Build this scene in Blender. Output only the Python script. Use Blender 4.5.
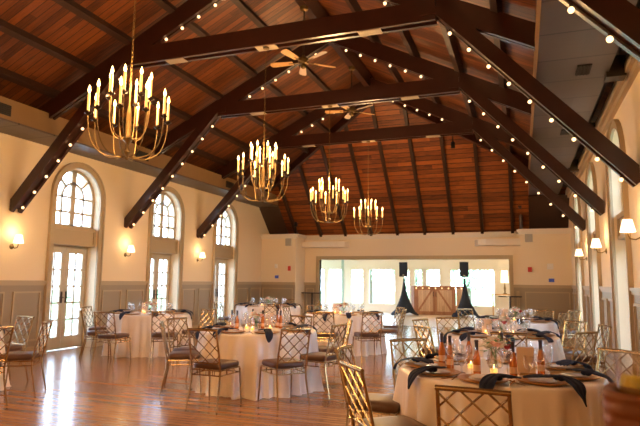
import bpy, math, random
from mathutils import Vector, Matrix
R = math.radians
PI = math.pi
sc = bpy.context.scene
for o in list(bpy.data.objects): bpy.data.objects.remove(o)
C = sc.collection

# ------------------------------------------------------------------ camera
CAM_H = 1.42
cd = bpy.data.cameras.new('camera'); cam = bpy.data.objects.new('camera', cd); C.objects.link(cam)
FPX = 553.09
cd.sensor_width = 36; cd.lens = 36 * FPX / 640; cd.clip_start = .05; cd.clip_end = 400
yaw, pit, rol = -.3496, .1229, .0105
fw = Vector((math.sin(yaw)*math.cos(pit), math.cos(yaw)*math.cos(pit), math.sin(pit)))
rt = Vector((math.cos(yaw), -math.sin(yaw), 0)); up = rt.cross(fw)
rt2 = rt*math.cos(rol) + up*math.sin(rol); up2 = -rt*math.sin(rol) + up*math.cos(rol)
m = Matrix((rt2, up2, -fw)).transposed().to_4x4(); m.translation = Vector((0, 0, CAM_H))
cam.matrix_world = m
cd.dof.use_dof = True; cd.dof.focus_distance = 5.0; cd.dof.aperture_fstop = 4.2
sc.camera = cam

# ------------------------------------------------------------------ world, exposure
w = bpy.data.worlds.new('world'); sc.world = w; w.use_nodes = True
wn = w.node_tree.nodes; wl = w.node_tree.links; wn.clear()
wo = wn.new('ShaderNodeOutputWorld'); bg = wn.new('ShaderNodeBackground')
tc = wn.new('ShaderNodeTexCoord'); sx = wn.new('ShaderNodeSeparateXYZ'); cr = wn.new('ShaderNodeValToRGB')
wl.new(tc.outputs['Generated'], sx.inputs[0]); wl.new(sx.outputs['Z'], cr.inputs[0])
cr.color_ramp.elements[0].position = 0.0; cr.color_ramp.elements[0].color = (.62, .79, 1, 1)
cr.color_ramp.elements[1].position = .6; cr.color_ramp.elements[1].color = (.42, .64, 1, 1)
wl.new(cr.outputs[0], bg.inputs[0]); bg.inputs[1].default_value = 8.0
wl.new(bg.outputs[0], wo.inputs[0])
sc.view_settings.view_transform = 'Standard'; sc.view_settings.look = 'None'
sc.view_settings.gamma = 1; sc.view_settings.use_curve_mapping = False
sc.view_settings.exposure = 1.02
CHAND_W = 105; SCONCE_W = 2.4

# ------------------------------------------------------------------ materials
def mat(name, col, rough=.5, metal=0, bump=0, bscale=40, var=0, vscale=6, spec=.5, coat=0, sheen=0, emit=None, es=0, trans=0):
    ma = bpy.data.materials.new(name); ma.use_nodes = True
    nt = ma.node_tree; n = nt.nodes; l = nt.links; b = n['Principled BSDF']
    b.inputs['Base Color'].default_value = (*col, 1); b.inputs['Roughness'].default_value = rough
    b.inputs['Metallic'].default_value = metal; b.inputs['Specular IOR Level'].default_value = spec
    b.inputs['Coat Weight'].default_value = coat; b.inputs['Coat Roughness'].default_value = .2
    b.inputs['Sheen Weight'].default_value = sheen
    if emit: b.inputs['Emission Color'].default_value = (*emit, 1); b.inputs['Emission Strength'].default_value = es
    if trans: b.inputs['Transmission Weight'].default_value = trans
    t = n.new('ShaderNodeTexCoord')
    if var:
        ns = n.new('ShaderNodeTexNoise'); ns.inputs['Scale'].default_value = vscale; ns.inputs['Detail'].default_value = 4
        mx = n.new('ShaderNodeMix'); mx.data_type = 'RGBA'
        mx.inputs[6].default_value = (*[c*(1-var) for c in col], 1); mx.inputs[7].default_value = (*[min(1, c*(1+var)) for c in col], 1)
        l.new(t.outputs['Object'], ns.inputs['Vector']); l.new(ns.outputs[0], mx.inputs[0]); l.new(mx.outputs[2], b.inputs['Base Color'])
    if bump:
        nb = n.new('ShaderNodeTexNoise'); nb.inputs['Scale'].default_value = bscale; nb.inputs['Detail'].default_value = 3
        bp = n.new('ShaderNodeBump'); bp.inputs['Strength'].default_value = bump; bp.inputs['Distance'].default_value = .01
        l.new(t.outputs['Object'], nb.inputs['Vector']); l.new(nb.outputs[0], bp.inputs['Height']); l.new(bp.outputs[0], b.inputs['Normal'])
    return ma

def planks(name, cA, cB, across, along, width, length=2.4, gb=.3, rough=.35, groove=.5, gw=.06, coat=0, grain=1.0, bump=.4, spec=.5):
    """boards: 'across' / 'along' are object axes (0,1,2)"""
    ma = bpy.data.materials.new(name); ma.use_nodes = True
    nt = ma.node_tree; n = nt.nodes; l = nt.links; b = n['Principled BSDF']
    def M(op, a=None, c=None, v=None, v0=None):
        q = n.new('ShaderNodeMath'); q.operation = op
        if a is not None: l.new(a, q.inputs[0])
        if v0 is not None: q.inputs[0].default_value = v0
        if c is not None: l.new(c, q.inputs[1])
        if v is not None: q.inputs[1].default_value = v
        return q.outputs[0]
    t = n.new('ShaderNodeTexCoord'); s = n.new('ShaderNodeSeparateXYZ'); l.new(t.outputs['Object'], s.inputs[0])
    u = M('DIVIDE', s.outputs[across], v=width); iu = M('FLOOR', u); fu = M('SUBTRACT', u, iu)
    wn1 = n.new('ShaderNodeTexWhiteNoise'); wn1.noise_dimensions = '1D'; l.new(iu, wn1.inputs['W'])
    off = M('MULTIPLY', wn1.outputs[0], v=7.3)
    v_ = M('ADD', M('DIVIDE', s.outputs[along], v=length), off); iv = M('FLOOR', v_); fv = M('SUBTRACT', v_, iv)
    wn2 = n.new('ShaderNodeTexWhiteNoise'); wn2.noise_dimensions = '2D'
    cb = n.new('ShaderNodeCombineXYZ'); l.new(iu, cb.inputs[0]); l.new(iv, cb.inputs[1]); l.new(cb.outputs[0], wn2.inputs['Vector'])
    sc_ = [1, 1, 1]; sc_[across] = 9; sc_[along] = .8
    mp = n.new('ShaderNodeMapping'); mp.inputs['Scale'].default_value = sc_; l.new(t.outputs['Object'], mp.inputs[0])
    g = n.new('ShaderNodeTexNoise'); g.inputs['Scale'].default_value = 3; g.inputs['Detail'].default_value = 6; g.inputs['Distortion'].default_value = 1.2
    l.new(mp.outputs[0], g.inputs['Vector'])
    f = M('ADD', M('MULTIPLY', wn2.outputs[0], v=.65), M('MULTIPLY', M('SUBTRACT', g.outputs[0], v=.5), v=1.1*grain)); 
    f = M('ADD', f, v=.15)
    mx = n.new('ShaderNodeMix'); mx.data_type = 'RGBA'; mx.inputs[6].default_value = (*cA, 1); mx.inputs[7].default_value = (*cB, 1)
    l.new(f, mx.inputs[0])
    e = M('MINIMUM', fu, M('SUBTRACT', v0=1, c=fu)); 
    gr = M('LESS_THAN', e, v=gw)
    m2 = n.new('ShaderNodeMix'); m2.data_type = 'RGBA'; m2.inputs[7].default_value = (*[c*groove*.5 for c in cA], 1)
    l.new(M('MULTIPLY', gr, v=groove), m2.inputs[0]); l.new(mx.outputs[2], m2.inputs[6]); l.new(m2.outputs[2], b.inputs['Base Color'])
    b.inputs['Roughness'].default_value = rough; b.inputs['Coat Weight'].default_value = coat; b.inputs['Coat Roughness'].default_value = .15
    b.inputs['Specular IOR Level'].default_value = spec
    bp = n.new('ShaderNodeBump'); bp.inputs['Strength'].default_value = bump; bp.inputs['Distance'].default_value = .006
    ht = M('SUBTRACT', M('MULTIPLY', g.outputs[0], v=gb), gr); l.new(ht, bp.inputs['Height']); l.new(bp.outputs[0], b.inputs['Normal'])
    return ma

def glassmat(name, tint=(1, 1, 1), refl=.08, rough=.02, edge=.55):
    ma = bpy.data.materials.new(name); ma.use_nodes = True
    nt = ma.node_tree; n = nt.nodes; l = nt.links; n.remove(n['Principled BSDF'])
    o = n['Material Output']; tr = n.new('ShaderNodeBsdfTransparent'); tr.inputs[0].default_value = (*tint, 1)
    gl = n.new('ShaderNodeBsdfGlossy'); gl.inputs['Roughness'].default_value = rough
    lw = n.new('ShaderNodeLayerWeight'); lw.inputs[0].default_value = .35
    mr = n.new('ShaderNodeMapRange'); mr.inputs[3].default_value = refl; mr.inputs[4].default_value = edge
    l.new(lw.outputs['Facing'], mr.inputs[0]); mx = n.new('ShaderNodeMixShader')
    l.new(mr.outputs[0], mx.inputs[0]); l.new(tr.outputs[0], mx.inputs[1]); l.new(gl.outputs[0], mx.inputs[2]); l.new(mx.outputs[0], o.inputs[0])
    return ma

M_wall = mat('cream_paint', (.83, .66, .43), .6, bump=.08, bscale=120)
M_wallb = mat('cream_paint_end', (.83, .69, .49), .6, bump=.08, bscale=120)
M_trim = mat('taupe_trim_paint', (.46, .345, .205), .4)
M_pan = mat('taupe_panel_paint', (.33, .255, .165), .45)
M_door = mat('door_paint', (.54, .45, .32), .4)
M_white = mat('offwhite_paint', (.78, .70, .58), .45)
M_soffit = planks('soffit_boards', (.075, .056, .050), (.12, .092, .084), 1, 0, .75, 3, .3, .42, .9, .02, grain=.5, bump=.1)
M_fascia = mat('fascia_paint', (.26, .15, .065), .45, var=.15, vscale=3)
M_dark = mat('dark_void_paint', (.018, .010, .008), .6)
M_darkpan = mat('dark_brown_panel', (.06, .032, .022), .35, var=.2, vscale=2)
M_beam = mat('stained_beam', (.036, .009, .005), .30, var=.45, vscale=5, bump=.12, bscale=25, coat=.3)
M_purlin = mat('stained_purlin', (.035, .013, .006), .5, var=.35, vscale=4)
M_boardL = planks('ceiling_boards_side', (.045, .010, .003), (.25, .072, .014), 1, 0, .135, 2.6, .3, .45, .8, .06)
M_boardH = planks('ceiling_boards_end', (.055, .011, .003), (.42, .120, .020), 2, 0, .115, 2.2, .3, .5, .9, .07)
M_floor = planks('oak_floor', (.31, .118, .034), (.54, .250, .082), 1, 0, .085, 1.3, .04, .24, .9, .07, coat=.4, bump=.45, grain=.45)
M_floor2 = planks('pale_floor', (.55, .42, .30), (.68, .55, .42), 0, 1, .12, 1.5, .3, .3, .3, .03, coat=.3, bump=.08)
M_gold = mat('champagne_metal', (.46, .34, .18), .27, .9, var=.12, vscale=10)
M_cush = mat('brown_cushion', (.10, .042, .020), .40, var=.15, vscale=8)
M_cloth = mat('champagne_satin', (.88, .77, .68), .36, sheen=.2, spec=.65, bump=.05, bscale=200)
M_navy = mat('navy_napkin_cloth', (.008, .012, .038), .7, spec=.3)
M_charger = mat('gilt_charger', (.50, .24, .05), .3, .4, var=.15, vscale=20)
M_ceram = mat('white_china', (.85, .82, .80), .25)
M_card = mat('blush_card', (.86, .64, .46), .6)
M_cardw = mat('pale_card', (.82, .78, .80), .6)
M_glass = glassmat('clear_glass', refl=.14, edge=.8)
M_pane = glassmat('window_glass', refl=.03, edge=.3)
M_rose = mat('rose_wine', (.80, .25, .06), .08, spec=.7, trans=.35)
M_foil = mat('dark_foil', (.10, .085, .09), .35, .6)
M_label = mat('bottle_label', (.80, .48, .28), .5)
M_candle = mat('ivory_candle', (.85, .55, .22), .5, emit=(1, .48, .10), es=.8)
M_flame = mat('flame_bulb', (1, .8, .4), .3, emit=(1, .58, .20), es=7)
M_bulb = mat('globe_bulb', (1, .8, .5), .3, emit=(1, .60, .30), es=1.4)
M_shade = mat('lamp_shade_linen', (.95, .85, .68), .6, emit=(1, .80, .52), es=1.5)
M_brass = mat('antique_brass', (.20, .13, .05), .45, .8)
M_iron = mat('dark_bronze', (.06, .045, .035), .4, .6)
M_black = mat('black_plastic', (.006, .006, .008), .6, spec=.25)
M_scrim = mat('charcoal_stretch_cloth', (.010, .013, .024), .8, spec=.2)
M_leaf = mat('leaf_green', (.10, .24, .05), .5, var=.3, vscale=9)
M_petal = mat('ivory_petal', (.88, .82, .72), .55)
M_petalp = mat('blush_petal', (.85, .50, .38), .55)
M_petalr = mat('deep_red_petal', (.45, .03, .03), .55)
M_bladeLit = mat('lit_fan_blade', (.50, .38, .27), .4, var=.1)  # paler blade copy, light on the underside put into the colour
M_bladeO = mat('oak_fan_blade', (.55, .30, .10), .4, var=.2, vscale=20)
M_barn = planks('barn_frame_wood', (.22, .08, .04), (.34, .15, .075), 0, 2, .11, 2, .3, .6, .3, .02)
M_barnL = planks('barn_board_wood', (.36, .21, .13), (.55, .37, .25), 0, 2, .10, 2, .3, .7, .6, .05)
M_red = mat('red_plastic', (.6, .03, .02), .4)
M_blue = mat('blue_plastic', (.05, .12, .75), .4)
M_grass = mat('lawn_grass', (.22, .34, .10), .8, var=.3, vscale=3)
M_pave = mat('pale_paving', (.55, .55, .52), .8, var=.1)
M_tree = mat('tree_foliage', (.45, .66, .40), .6, var=.5, vscale=2)
M_bark = mat('bark', (.12, .08, .05), .9, var=.3)
M_skin = mat('skin', (.19, .062, .022), .5, var=.08, vscale=30)
M_shirt = mat('charcoal_shirt', (.05, .05, .06), .8)
M_trou = mat('dark_trousers', (.03, .03, .04), .8)
M_hair = mat('brown_hair', (.05, .025, .012), .6)
M_lemon = mat('lemon_slice', (.75, .62, .05), .4)
M_amber = mat('amber_drink', (.45, .22, .03), .1, trans=.5)

# ------------------------------------------------------------------ mesh helpers
class MB:
    def __init__(s): s.v = []; s.f = []; s.mi = []
    def add(s, vs, fs, mi=0):
        o = len(s.v); s.v += [tuple(p) for p in vs]; s.f += [tuple(i+o for i in f) for f in fs]; s.mi += [mi]*len(fs); return s
    def box(s, x0, x1, y0, y1, z0, z1, mi=0, M=None):
        vs = [Vector((x, y, z)) for z in (z0, z1) for y in (y0, y1) for x in (x0, x1)]
        if M: vs = [M @ p for p in vs]
        return s.add(vs, [(0, 2, 3, 1), (4, 5, 7, 6), (0, 1, 5, 4), (2, 6, 7, 3), (0, 4, 6, 2), (1, 3, 7, 5)], mi)
    def bar(s, a, b, w, h, upv=(0, 0, 1), mi=0):
        """box beam between a and b; w across, h along upv"""
        a = Vector(a); b = Vector(b); d = (b-a).normalized(); u = Vector(upv); sd = d.cross(u).normalized(); u = sd.cross(d).normalized()
        vs = [p + sd*i*w/2 + u*j*h/2 for p in (a, b) for j in (-1, 1) for i in (-1, 1)]
        return s.add(vs, [(0, 1, 3, 2), (4, 6, 7, 5), (0, 4, 5, 1), (2, 3, 7, 6), (0, 2, 6, 4), (1, 5, 7, 3)], mi)
    def tube(s, pts, r, n=6, mi=0, cap=True):
        pts = [Vector(p) for p in pts]; rs = r if isinstance(r, (list, tuple)) else [r]*len(pts)
        vs = []; ref = None
        for i, p in enumerate(pts):
            d = (pts[min(i+1, len(pts)-1)] - pts[max(i-1, 0)])
            d = d.normalized() if d.length > 1e-9 else Vector((0, 0, 1))
            if ref is None: ref = Vector((0, 0, 1)) if abs(d.z) < .9 else Vector((1, 0, 0))
            a = d.cross(ref).normalized(); ref = a.cross(d).normalized()
            for k in range(n):
                t = 2*PI*k/n; vs.append(p + (a*math.cos(t) + ref*math.sin(t))*rs[i])
        fs = [(i*n+k, i*n+(k+1) % n, (i+1)*n+(k+1) % n, (i+1)*n+k) for i in range(len(pts)-1) for k in range(n)]
        if cap: fs += [tuple(reversed(range(n))), tuple(range((len(pts)-1)*n, len(pts)*n))]
        return s.add(vs, fs, mi)
    def lathe(s, prof, n=16, c=(0, 0, 0), mi=0, M=None, cap=True):
        vs = []
        for r, z in prof:
            for k in range(n):
                t = 2*PI*k/n; p = Vector((c[0]+r*math.cos(t), c[1]+r*math.sin(t), c[2]+z)); vs.append(M @ p if M else p)
        fs = [(i*n+k, i*n+(k+1) % n, (i+1)*n+(k+1) % n, (i+1)*n+k) for i in range(len(prof)-1) for k in range(n)]
        if cap: fs += [tuple(reversed(range(n))), tuple(range((len(prof)-1)*n, len(prof)*n))]
        return s.add(vs, fs, mi)
    def sphere(s, c, r, n=8, mi=0, sx=1, sy=1, sz=1):
        m_ = max(4, n//2+1)
        prof = [(max(.0004, r*math.sin(PI*i/m_)), -r*math.cos(PI*i/m_)) for i in range(m_+1)]
        M = Matrix.Translation(c) @ Matrix.Diagonal((sx, sy, sz, 1))
        return s.lathe(prof, n, (0, 0, 0), mi, M)
    def prism(s, pts, d, mi=0):
        """polygon pts extruded by vector d"""
        pts = [Vector(p) for p in pts]; d = Vector(d); n = len(pts)
        return s.add(pts + [p+d for p in pts], [tuple(reversed(range(n))), tuple(range(n, 2*n))] + [(i, (i+1) % n, n+(i+1) % n, n+i) for i in range(n)], mi)
    def build(s, name, mats, parent=None, smooth=False, loc=None, rz=0):
        me = bpy.data.meshes.new(name); me.from_pydata(s.v, [], s.f)
        for ma in (mats if isinstance(mats, (list, tuple)) else [mats]): me.materials.append(ma)
        if len(set(s.mi)) > 1: me.polygons.foreach_set('material_index', s.mi)
        me.update()
        import bmesh
        b = bmesh.new(); b.from_mesh(me); bmesh.ops.recalc_face_normals(b, faces=b.faces); b.to_mesh(me); b.free()
        if smooth:
            me.polygons.foreach_set('use_smooth', [True]*len(me.polygons))
            try: me.set_sharp_from_angle(angle=R(50))
            except Exception: pass
        o = bpy.data.objects.new(name, me); C.objects.link(o)
        if loc: o.location = loc
        o.rotation_euler.z = rz
        if parent: o.parent = parent
        return o
def tag(o, label, cat, group=None, kind=None):
    o['label'] = label; o['category'] = cat
    if group: o['group'] = group
    if kind: o['kind'] = kind
    return o
def struct(o): o['kind'] = 'structure'; return o
def empty(name, loc=(0, 0, 0), rz=0):
    o = bpy.data.objects.new(name, None); o.empty_display_size = .1; o.location = loc; o.rotation_euler.z = rz; C.objects.link(o); return o
def kids(o): return [c for c in bpy.data.objects if c.parent == o]
KID = {}
def copy_tree(o, parent=None):
    c = o.copy(); C.objects.link(c); c.parent = parent
    if o.name not in KID: KID[o.name] = kids(o)
    for ch in KID[o.name]: copy_tree(ch, c)
    return c
def place(proto, loc, rz=0, label=None, cat=None, group=None, used={}):
    if proto.name in used: o = copy_tree(proto)
    else: used[proto.name] = 1; KID[proto.name] = kids(proto); [KID.setdefault(k.name, kids(k)) for k in KID[proto.name]]; o = proto
    o.location = loc; o.rotation_euler.z = rz
    if label: tag(o, label, cat, group)
    return o

# ------------------------------------------------------------------ room dimensions
XL, XR = -8.58, 1.36
XM = (XL+XR)/2
Y0, YB, YA = -4.0, 18.44, 17.58
TY = [4.38, 7.42, 10.46, 13.5]
WY = [5.9, 8.94, 11.98, 15.02]
ZS, ZRIDGE = 3.97, 6.85
RAIL = 1.35
HW, SPR, AR, RO = .60, 3.09, .60, .73
def arch(cy, r, n=14, z0=SPR): return [(cy - r*math.cos(PI*i/n), z0 + r*math.sin(PI*i/n)) for i in range(n+1)]

# ------------------------------------------------------------------ shell
struct(MB().box(XL-.4, XR+.4, Y0, YB, -.1, 0).build('floor', M_floor))
struct(MB().box(-12, 4, YB, 26.0, -.1, 0).build('floor', M_floor2))
def side_wall(name, X, s):
    """s=+1: the wall's outside is towards +X"""
    mb = MB(); D = .38*s; top = 4.44
    ys = [Y0] + [v for c in WY for v in (c-HW, c+HW)] + [YB]
    for i in range(0, len(ys), 2): mb.box(min(X, X+D), max(X, X+D), ys[i], ys[i+1], 0, top)
    for c in WY:
        a = arch(c, AR)
        for (ya, za), (yb, zb) in zip(a, a[1:]):
            vs = [(X, ya, za), (X, yb, zb), (X, yb, top), (X, ya, top)]
            mb.prism(vs, (D, 0, 0))
    return struct(mb.build(name, M_wall))
side_wall('wall_left', XL, -1); side_wall('wall_right', XR, 1)
OX0, OX1, OZ = -6.72, -.38, 2.18
mb = MB().box(XL, OX0, YB, YB+.18, 0, 3.3).box(OX1, XR, YB, YB+.18, 0, 3.3).box(OX0, OX1, YB, YB+.18, OZ, 3.3)
struct(mb.build('wall_back', M_wallb))
mb = MB().box(XL, -7.28, YA, YB, 0, 2.93); struct(mb.build('wall_back_left', M_wallb))
mb = MB().box(-.02, XR, YA, YB, 0, 2.93); struct(mb.build('wall_back_right', M_wallb))
struct(MB().box(XL-.4, XR+.4, Y0-.2, Y0, 0, 7).build('wall_front', M_wall))
# ceilings
t = .12
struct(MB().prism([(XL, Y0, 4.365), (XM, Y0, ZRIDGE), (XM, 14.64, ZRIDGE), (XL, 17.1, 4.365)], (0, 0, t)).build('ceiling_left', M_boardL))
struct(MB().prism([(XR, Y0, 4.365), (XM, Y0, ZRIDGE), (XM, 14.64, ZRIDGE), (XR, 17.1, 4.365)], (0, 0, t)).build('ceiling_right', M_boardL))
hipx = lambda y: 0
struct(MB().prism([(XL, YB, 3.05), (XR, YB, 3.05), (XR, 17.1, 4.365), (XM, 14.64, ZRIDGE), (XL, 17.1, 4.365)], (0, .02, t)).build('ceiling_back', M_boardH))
# purlins
cl = bpy.data.objects['ceiling_left']; crr = bpy.data.objects['ceiling_right']; cbk = bpy.data.objects['ceiling_back']
for s, par in ((-1, cl), (1, crr)):
    for dx in (.95, 1.75, 2.6, 3.4, 4.15):
        x = XM + s*dx; z = ZRIDGE - .5*dx - .075; yend = 14.64 + dx*.495
        MB().bar((x, Y0, z), (x, yend, z), .10, .15, (s*.5, 0, 1)).build('purlin', M_purlin, par)
ridge = MB().box(XM-.07, XM+.07, Y0, 14.6, 6.42, 6.80).build('ridge_beam', M_beam); tag(ridge, 'dark stained ridge beam running along the top of the vaulted ceiling', 'beam')
for i in range(-1, 9):
    x = -.24 - i*.915
    d = abs(x-XM); zt = ZRIDGE - .5*d; yt = YB-(zt-3.05)*1.0 if False else 14.64 + d*.495
    MB().bar((x, YB-.06, 3.02), (x, yt-.04, zt-.07), .09, .12, (0, 1, 1)).build('hip_end_rafter', M_purlin, cbk)
for s in (-1, 1):
    MB().bar((XM, 14.6, 6.70), (XM+s*4.9, 17.02, 4.25), .12, .22).build('hip_rafter', M_beam, cbk)
MB().prism([(XL, 18.38, 3.0), (-7.85, 18.38, 3.0), (-7.85, 17.32, 4.0), (XL, 17.32, 4.0)], (0, -.03, -.03)).build('end_panel', M_darkpan, cbk)
MB().prism([(.25, 18.38, 3.0), (XR, 18.38, 3.0), (XR, 17.32, 4.0), (.25, 17.32, 4.0)], (0, -.03, -.03)).build('end_panel', M_darkpan, cbk)
# soffit boxes along the side walls
mb = MB().box(XL, -7.85, Y0, 17.3, ZS, ZS+.03, 0).box(-7.88, -7.85, Y0, 17.3, ZS+.03, 4.35, 1)
sl = struct(mb.build('trim_1', [M_soffit, M_fascia]))
mb = MB().box(.25, 1.08, Y0, 17.3, ZS+.04, ZS+.07, 0).box(.25, .28, Y0, 17.3, ZS+.07, 4.55, 1).box(1.06, 1.08, Y0, 17.3, ZS+.07, 4.35, 2).box(1.25, XR, Y0, 17.3, ZS, ZS+.12, 3).box(1.30, XR, Y0, 17.3, ZS-.08, ZS, 3).box(1.08, 1.25, Y0, 17.3, 4.32, 4.34, 2)
sr = struct(mb.build('trim_2', [M_soffit, M_fascia, M_dark, M_trim]))
for y in TY + [1.34]:
    MB().box(1.05, 1.27, y-.10, y+.10, ZS-.03, 4.2).build('bracket', M_iron, sr)
for y in (6.35, 9.95, 13.9):
    g = MB().box(-7.853, -7.835, y-.22, y+.22, 4.06, 4.24)
    for k in range(5): g.box(-7.838, -7.825, y-.20, y+.20, 4.08+k*.033, 4.092+k*.033)
    g.build('air_vent', M_dark, sl)
for y in (7.15, 10.1, 12.9):
    g = MB().box(.70, .86, y-.16, y+.16, ZS+.025, ZS+.042)
    for k in range(4): g.box(.71+k*.038, .722+k*.038, y-.15, y+.15, ZS+.015, ZS+.03)
    g.build('air_vent', M_dark, sr)

# ------------------------------------------------------------------ casings, windows, doors
def opening(idx, c, X, s):
    """s: +1 outside towards +X. Casing on room face, arched window, transom panel, French door pair"""
    f = -s                                      # direction into the room
    wnd = struct(empty('window_%d' % idx)); dor = struct(empty('door_%d' % idx))
    # casing (arched band)
    mb = MB(); ro = RO
    for yy in (-1, 1):
        ya, yb = sorted((c+yy*HW, c+yy*(ro-.03))); mb.box(min(X, X+f*.04), max(X, X+f*.04), ya, yb, 0, SPR)
        ya, yb = sorted((c+yy*(ro-.03), c+yy*ro)); mb.box(min(X, X+f*.065), max(X, X+f*.065), ya, yb, 0, SPR)
    for (r0, r1, th) in ((AR, ro-.03, .04), (ro-.03, ro, .065)):
        a, b = arch(c, r0), arch(c, r1)
        for i in range(len(a)-1):
            mb.prism([(X, *a[i]), (X, *a[i+1]), (X, *b[i+1]), (X, *b[i])], (f*th, 0, 0))
    mb.build('casing', M_trim, wnd)
    # transom panel
    xp = X + s*.07; mb = MB()
    mb.box(min(xp, xp+s*.22), max(xp, xp+s*.22), c-HW, c+HW, 2.10, 2.46)
    for (ya, yb, za, zb) in ((c-HW, c+HW, 2.10, 2.15), (c-HW, c+HW, 2.41, 2.48), (c-HW, c-HW+.05, 2.15, 2.41), (c+HW-.05, c+HW, 2.15, 2.41)):
        mb.box(min(xp, xp-s*.03), max(xp, xp-s*.03), ya, yb, za, zb)
    mb.build('transom_panel', M_trim, wnd)
    # arched sash
    xs = X + s*.14; th = s*.05
    def fb(ya, yb, za, zb, mb): mb.box(min(xs, xs+th), max(xs, xs+th), ya, yb, za, zb)
    mb = MB()
    fb(c-.06, c+.06, 2.46, SPR+.56, mb)
    for yy in (-1, 1):
        a_, b_ = sorted((c+yy*.54, c+yy*HW)); fb(a_, b_, 2.46, SPR, mb)
        a_, b_ = sorted((c+yy*.275, c+yy*.315)); fb(a_, b_, 2.50, SPR, mb)
        fb(*sorted((c+yy*.06, c+yy*.54)), 2.76, 2.80, mb); fb(*sorted((c+yy*.06, c+yy*.54)), SPR-.02, SPR+.015, mb)
    fb(c-HW, c+HW, 2.46, 2.52, mb)
    for r0, r1 in ((.54, HW), (.272, .318)):
        a, b = arch(c, r0), arch(c, r1)
        for i in range(len(a)-1): mb.prism([(xs, *a[i]), (xs, *a[i+1]), (xs, *b[i+1]), (xs, *b[i])], (th, 0, 0))
    for an in (45, 135):
        ca, sa = math.cos(R(an)), math.sin(R(an))
        mb.bar((xs+th/2, c+.30*ca, SPR+.30*sa), (xs+th/2, c+.56*ca, SPR+.56*sa), .042, .05, (1, 0, 0))
    mb.build('sash', M_door, wnd)
    a = arch(c, .55); MB().prism([(xs+th/2, c-.55, 2.48)] + [(xs+th/2, *p) for p in a] + [(xs+th/2, c+.55, 2.48)], (s*.006, 0, 0)).build('pane', M_pane, wnd)
    # doors
    xd = X + s*.24; td = s*.045
    MB().box(min(xd-s*.02, xd+s*.08), max(xd-s*.02, xd+s*.08), c-HW, c+HW, 2.05, 2.10).box(min(xd, xd+s*.08), max(xd, xd+s*.08), c-HW, c-HW+.03, 0, 2.05).box(min(xd, xd+s*.08), max(xd, xd+s*.08), c+HW-.03, c+HW, 0, 2.05).build('door_frame', M_trim, dor)
    for yy in (-1, 1):
        y0, y1 = sorted((c+yy*.004, c+yy*(HW-.032))); mb = MB()
        B = lambda ya, yb, za, zb: mb.box(min(xd, xd+td), max(xd, xd+td), ya, yb, za, zb)
        B(y0, y0+.10, .01, 2.05); B(y1-.10, y1, .01, 2.05); B(y0+.10, y1-.10, .01, .26); B(y0+.10, y1-.10, 1.94, 2.05)
        ym = (y0+y1)/2
        mb.box(min(xd, xd+td), max(xd, xd+td), ym-.016, ym+.016, .26, 1.94)
        for k in range(1, 5):
            z = .26+1.68*k/5; B(y0+.10, y1-.10, z-.016, z+.016)
        lf = mb.build('door_leaf', M_door, dor)
        MB().box(min(xd+td*.4, xd+td*.6), max(xd+td*.4, xd+td*.6), y0+.09, y1-.09, .25, 1.95).build('pane', M_pane, lf)
        yh = c+yy*.06; xi = xd - s*.004
        h = MB().box(min(xi, xi-s*.012), max(xi, xi-s*.012), yh-.022, yh+.022, .93, 1.16)
        h.tube([(xi, yh, 1.04), (xi-s*.06, yh, 1.04), (xi-s*.06, yh+yy*.10, 1.04)], .010, 6); h.build('door_handle', M_iron, lf)
for i, c in enumerate(WY): opening(i+1, c, XL, -1)
for i, c in enumerate(WY): opening(i+5, c, XR, 1)

# ------------------------------------------------------------------ wainscot
def wains_x(name, X, s, y0, y1, npan):
    f = -s; mb = MB(); q = lambda d0, d1, ya, yb, za, zb: mb.box(min(X+f*d0, X+f*d1), max(X+f*d0, X+f*d1), ya, yb, za, zb, 0 if d1 < .02 else 1)
    q(0, .012, y0, y1, 0, RAIL); q(0, .055, y0, y1, RAIL-.01, RAIL+.03); q(0, .035, y0, y1, RAIL-.06, RAIL-.01); q(0, .03, y0, y1, 0, .17)
    wd = (y1-y0)/npan
    for k in range(npan):
        a, b = y0+wd*k+.09, y0+wd*(k+1)-.09
        q(.012, .035, a, b, 1.15, 1.18); q(.012, .035, a, b, .27, .30); q(.012, .035, a, a+.03, .30, 1.15); q(.012, .035, b-.03, b, .30, 1.15)
    struct(mb.build(name, [M_pan, M_trim]))
def wains_y(name, Y, x0, x1, npan):
    mb = MB(); q = lambda d0, d1, a, b, za, zb: mb.box(a, b, Y-d1, Y-d0, za, zb, 0 if d1 < .02 else 1)
    q(0, .012, x0, x1, 0, RAIL); q(0, .055, x0, x1, RAIL-.01, RAIL+.03); q(0, .035, x0, x1, RAIL-.06, RAIL-.01); q(0, .03, x0, x1, 0, .17)
    wd = (x1-x0)/npan
    for k in range(npan):
        a, b = x0+wd*k+.08, x0+wd*(k+1)-.08
        q(.012, .035, a, b, 1.15, 1.18); q(.012, .035, a, b, .27, .30); q(.012, .035, a, a+.03, .30, 1.15); q(.012, .035, b-.03, b, .30, 1.15)
    struct(mb.build(name, [M_pan, M_trim]))
n = 3
ed = [Y0] + [v for c in WY for v in (c-RO, c+RO)] + [YA]
for X, s in ((XL, -1), (XR, 1)):
    for i in range(0, len(ed), 2):
        wains_x('trim_%d' % n, X, s, ed[i], ed[i+1], 6 if i == 0 else 2); n += 1
wains_y('trim_%d' % n, YA, XL, -7.28, 1); n += 1
wains_y('trim_%d' % n, YA, -.02, XR, 1); n += 1
wains_y('trim_%d' % n, YB, -7.28, OX0-.12, 1); n += 1
wains_y('trim_%d' % n, YB, OX1+.12, -.02, 1); n += 1
mb = MB()
for a, b, Y in ((XL, -7.22, YA), (-.08, XR, YA), (-7.28, -.02, YB)):
    mb.box(a, b, Y-.10, Y+.02, 2.95, 3.03).box(a, b, Y-.06, Y+.02, 2.88, 2.95)
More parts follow.
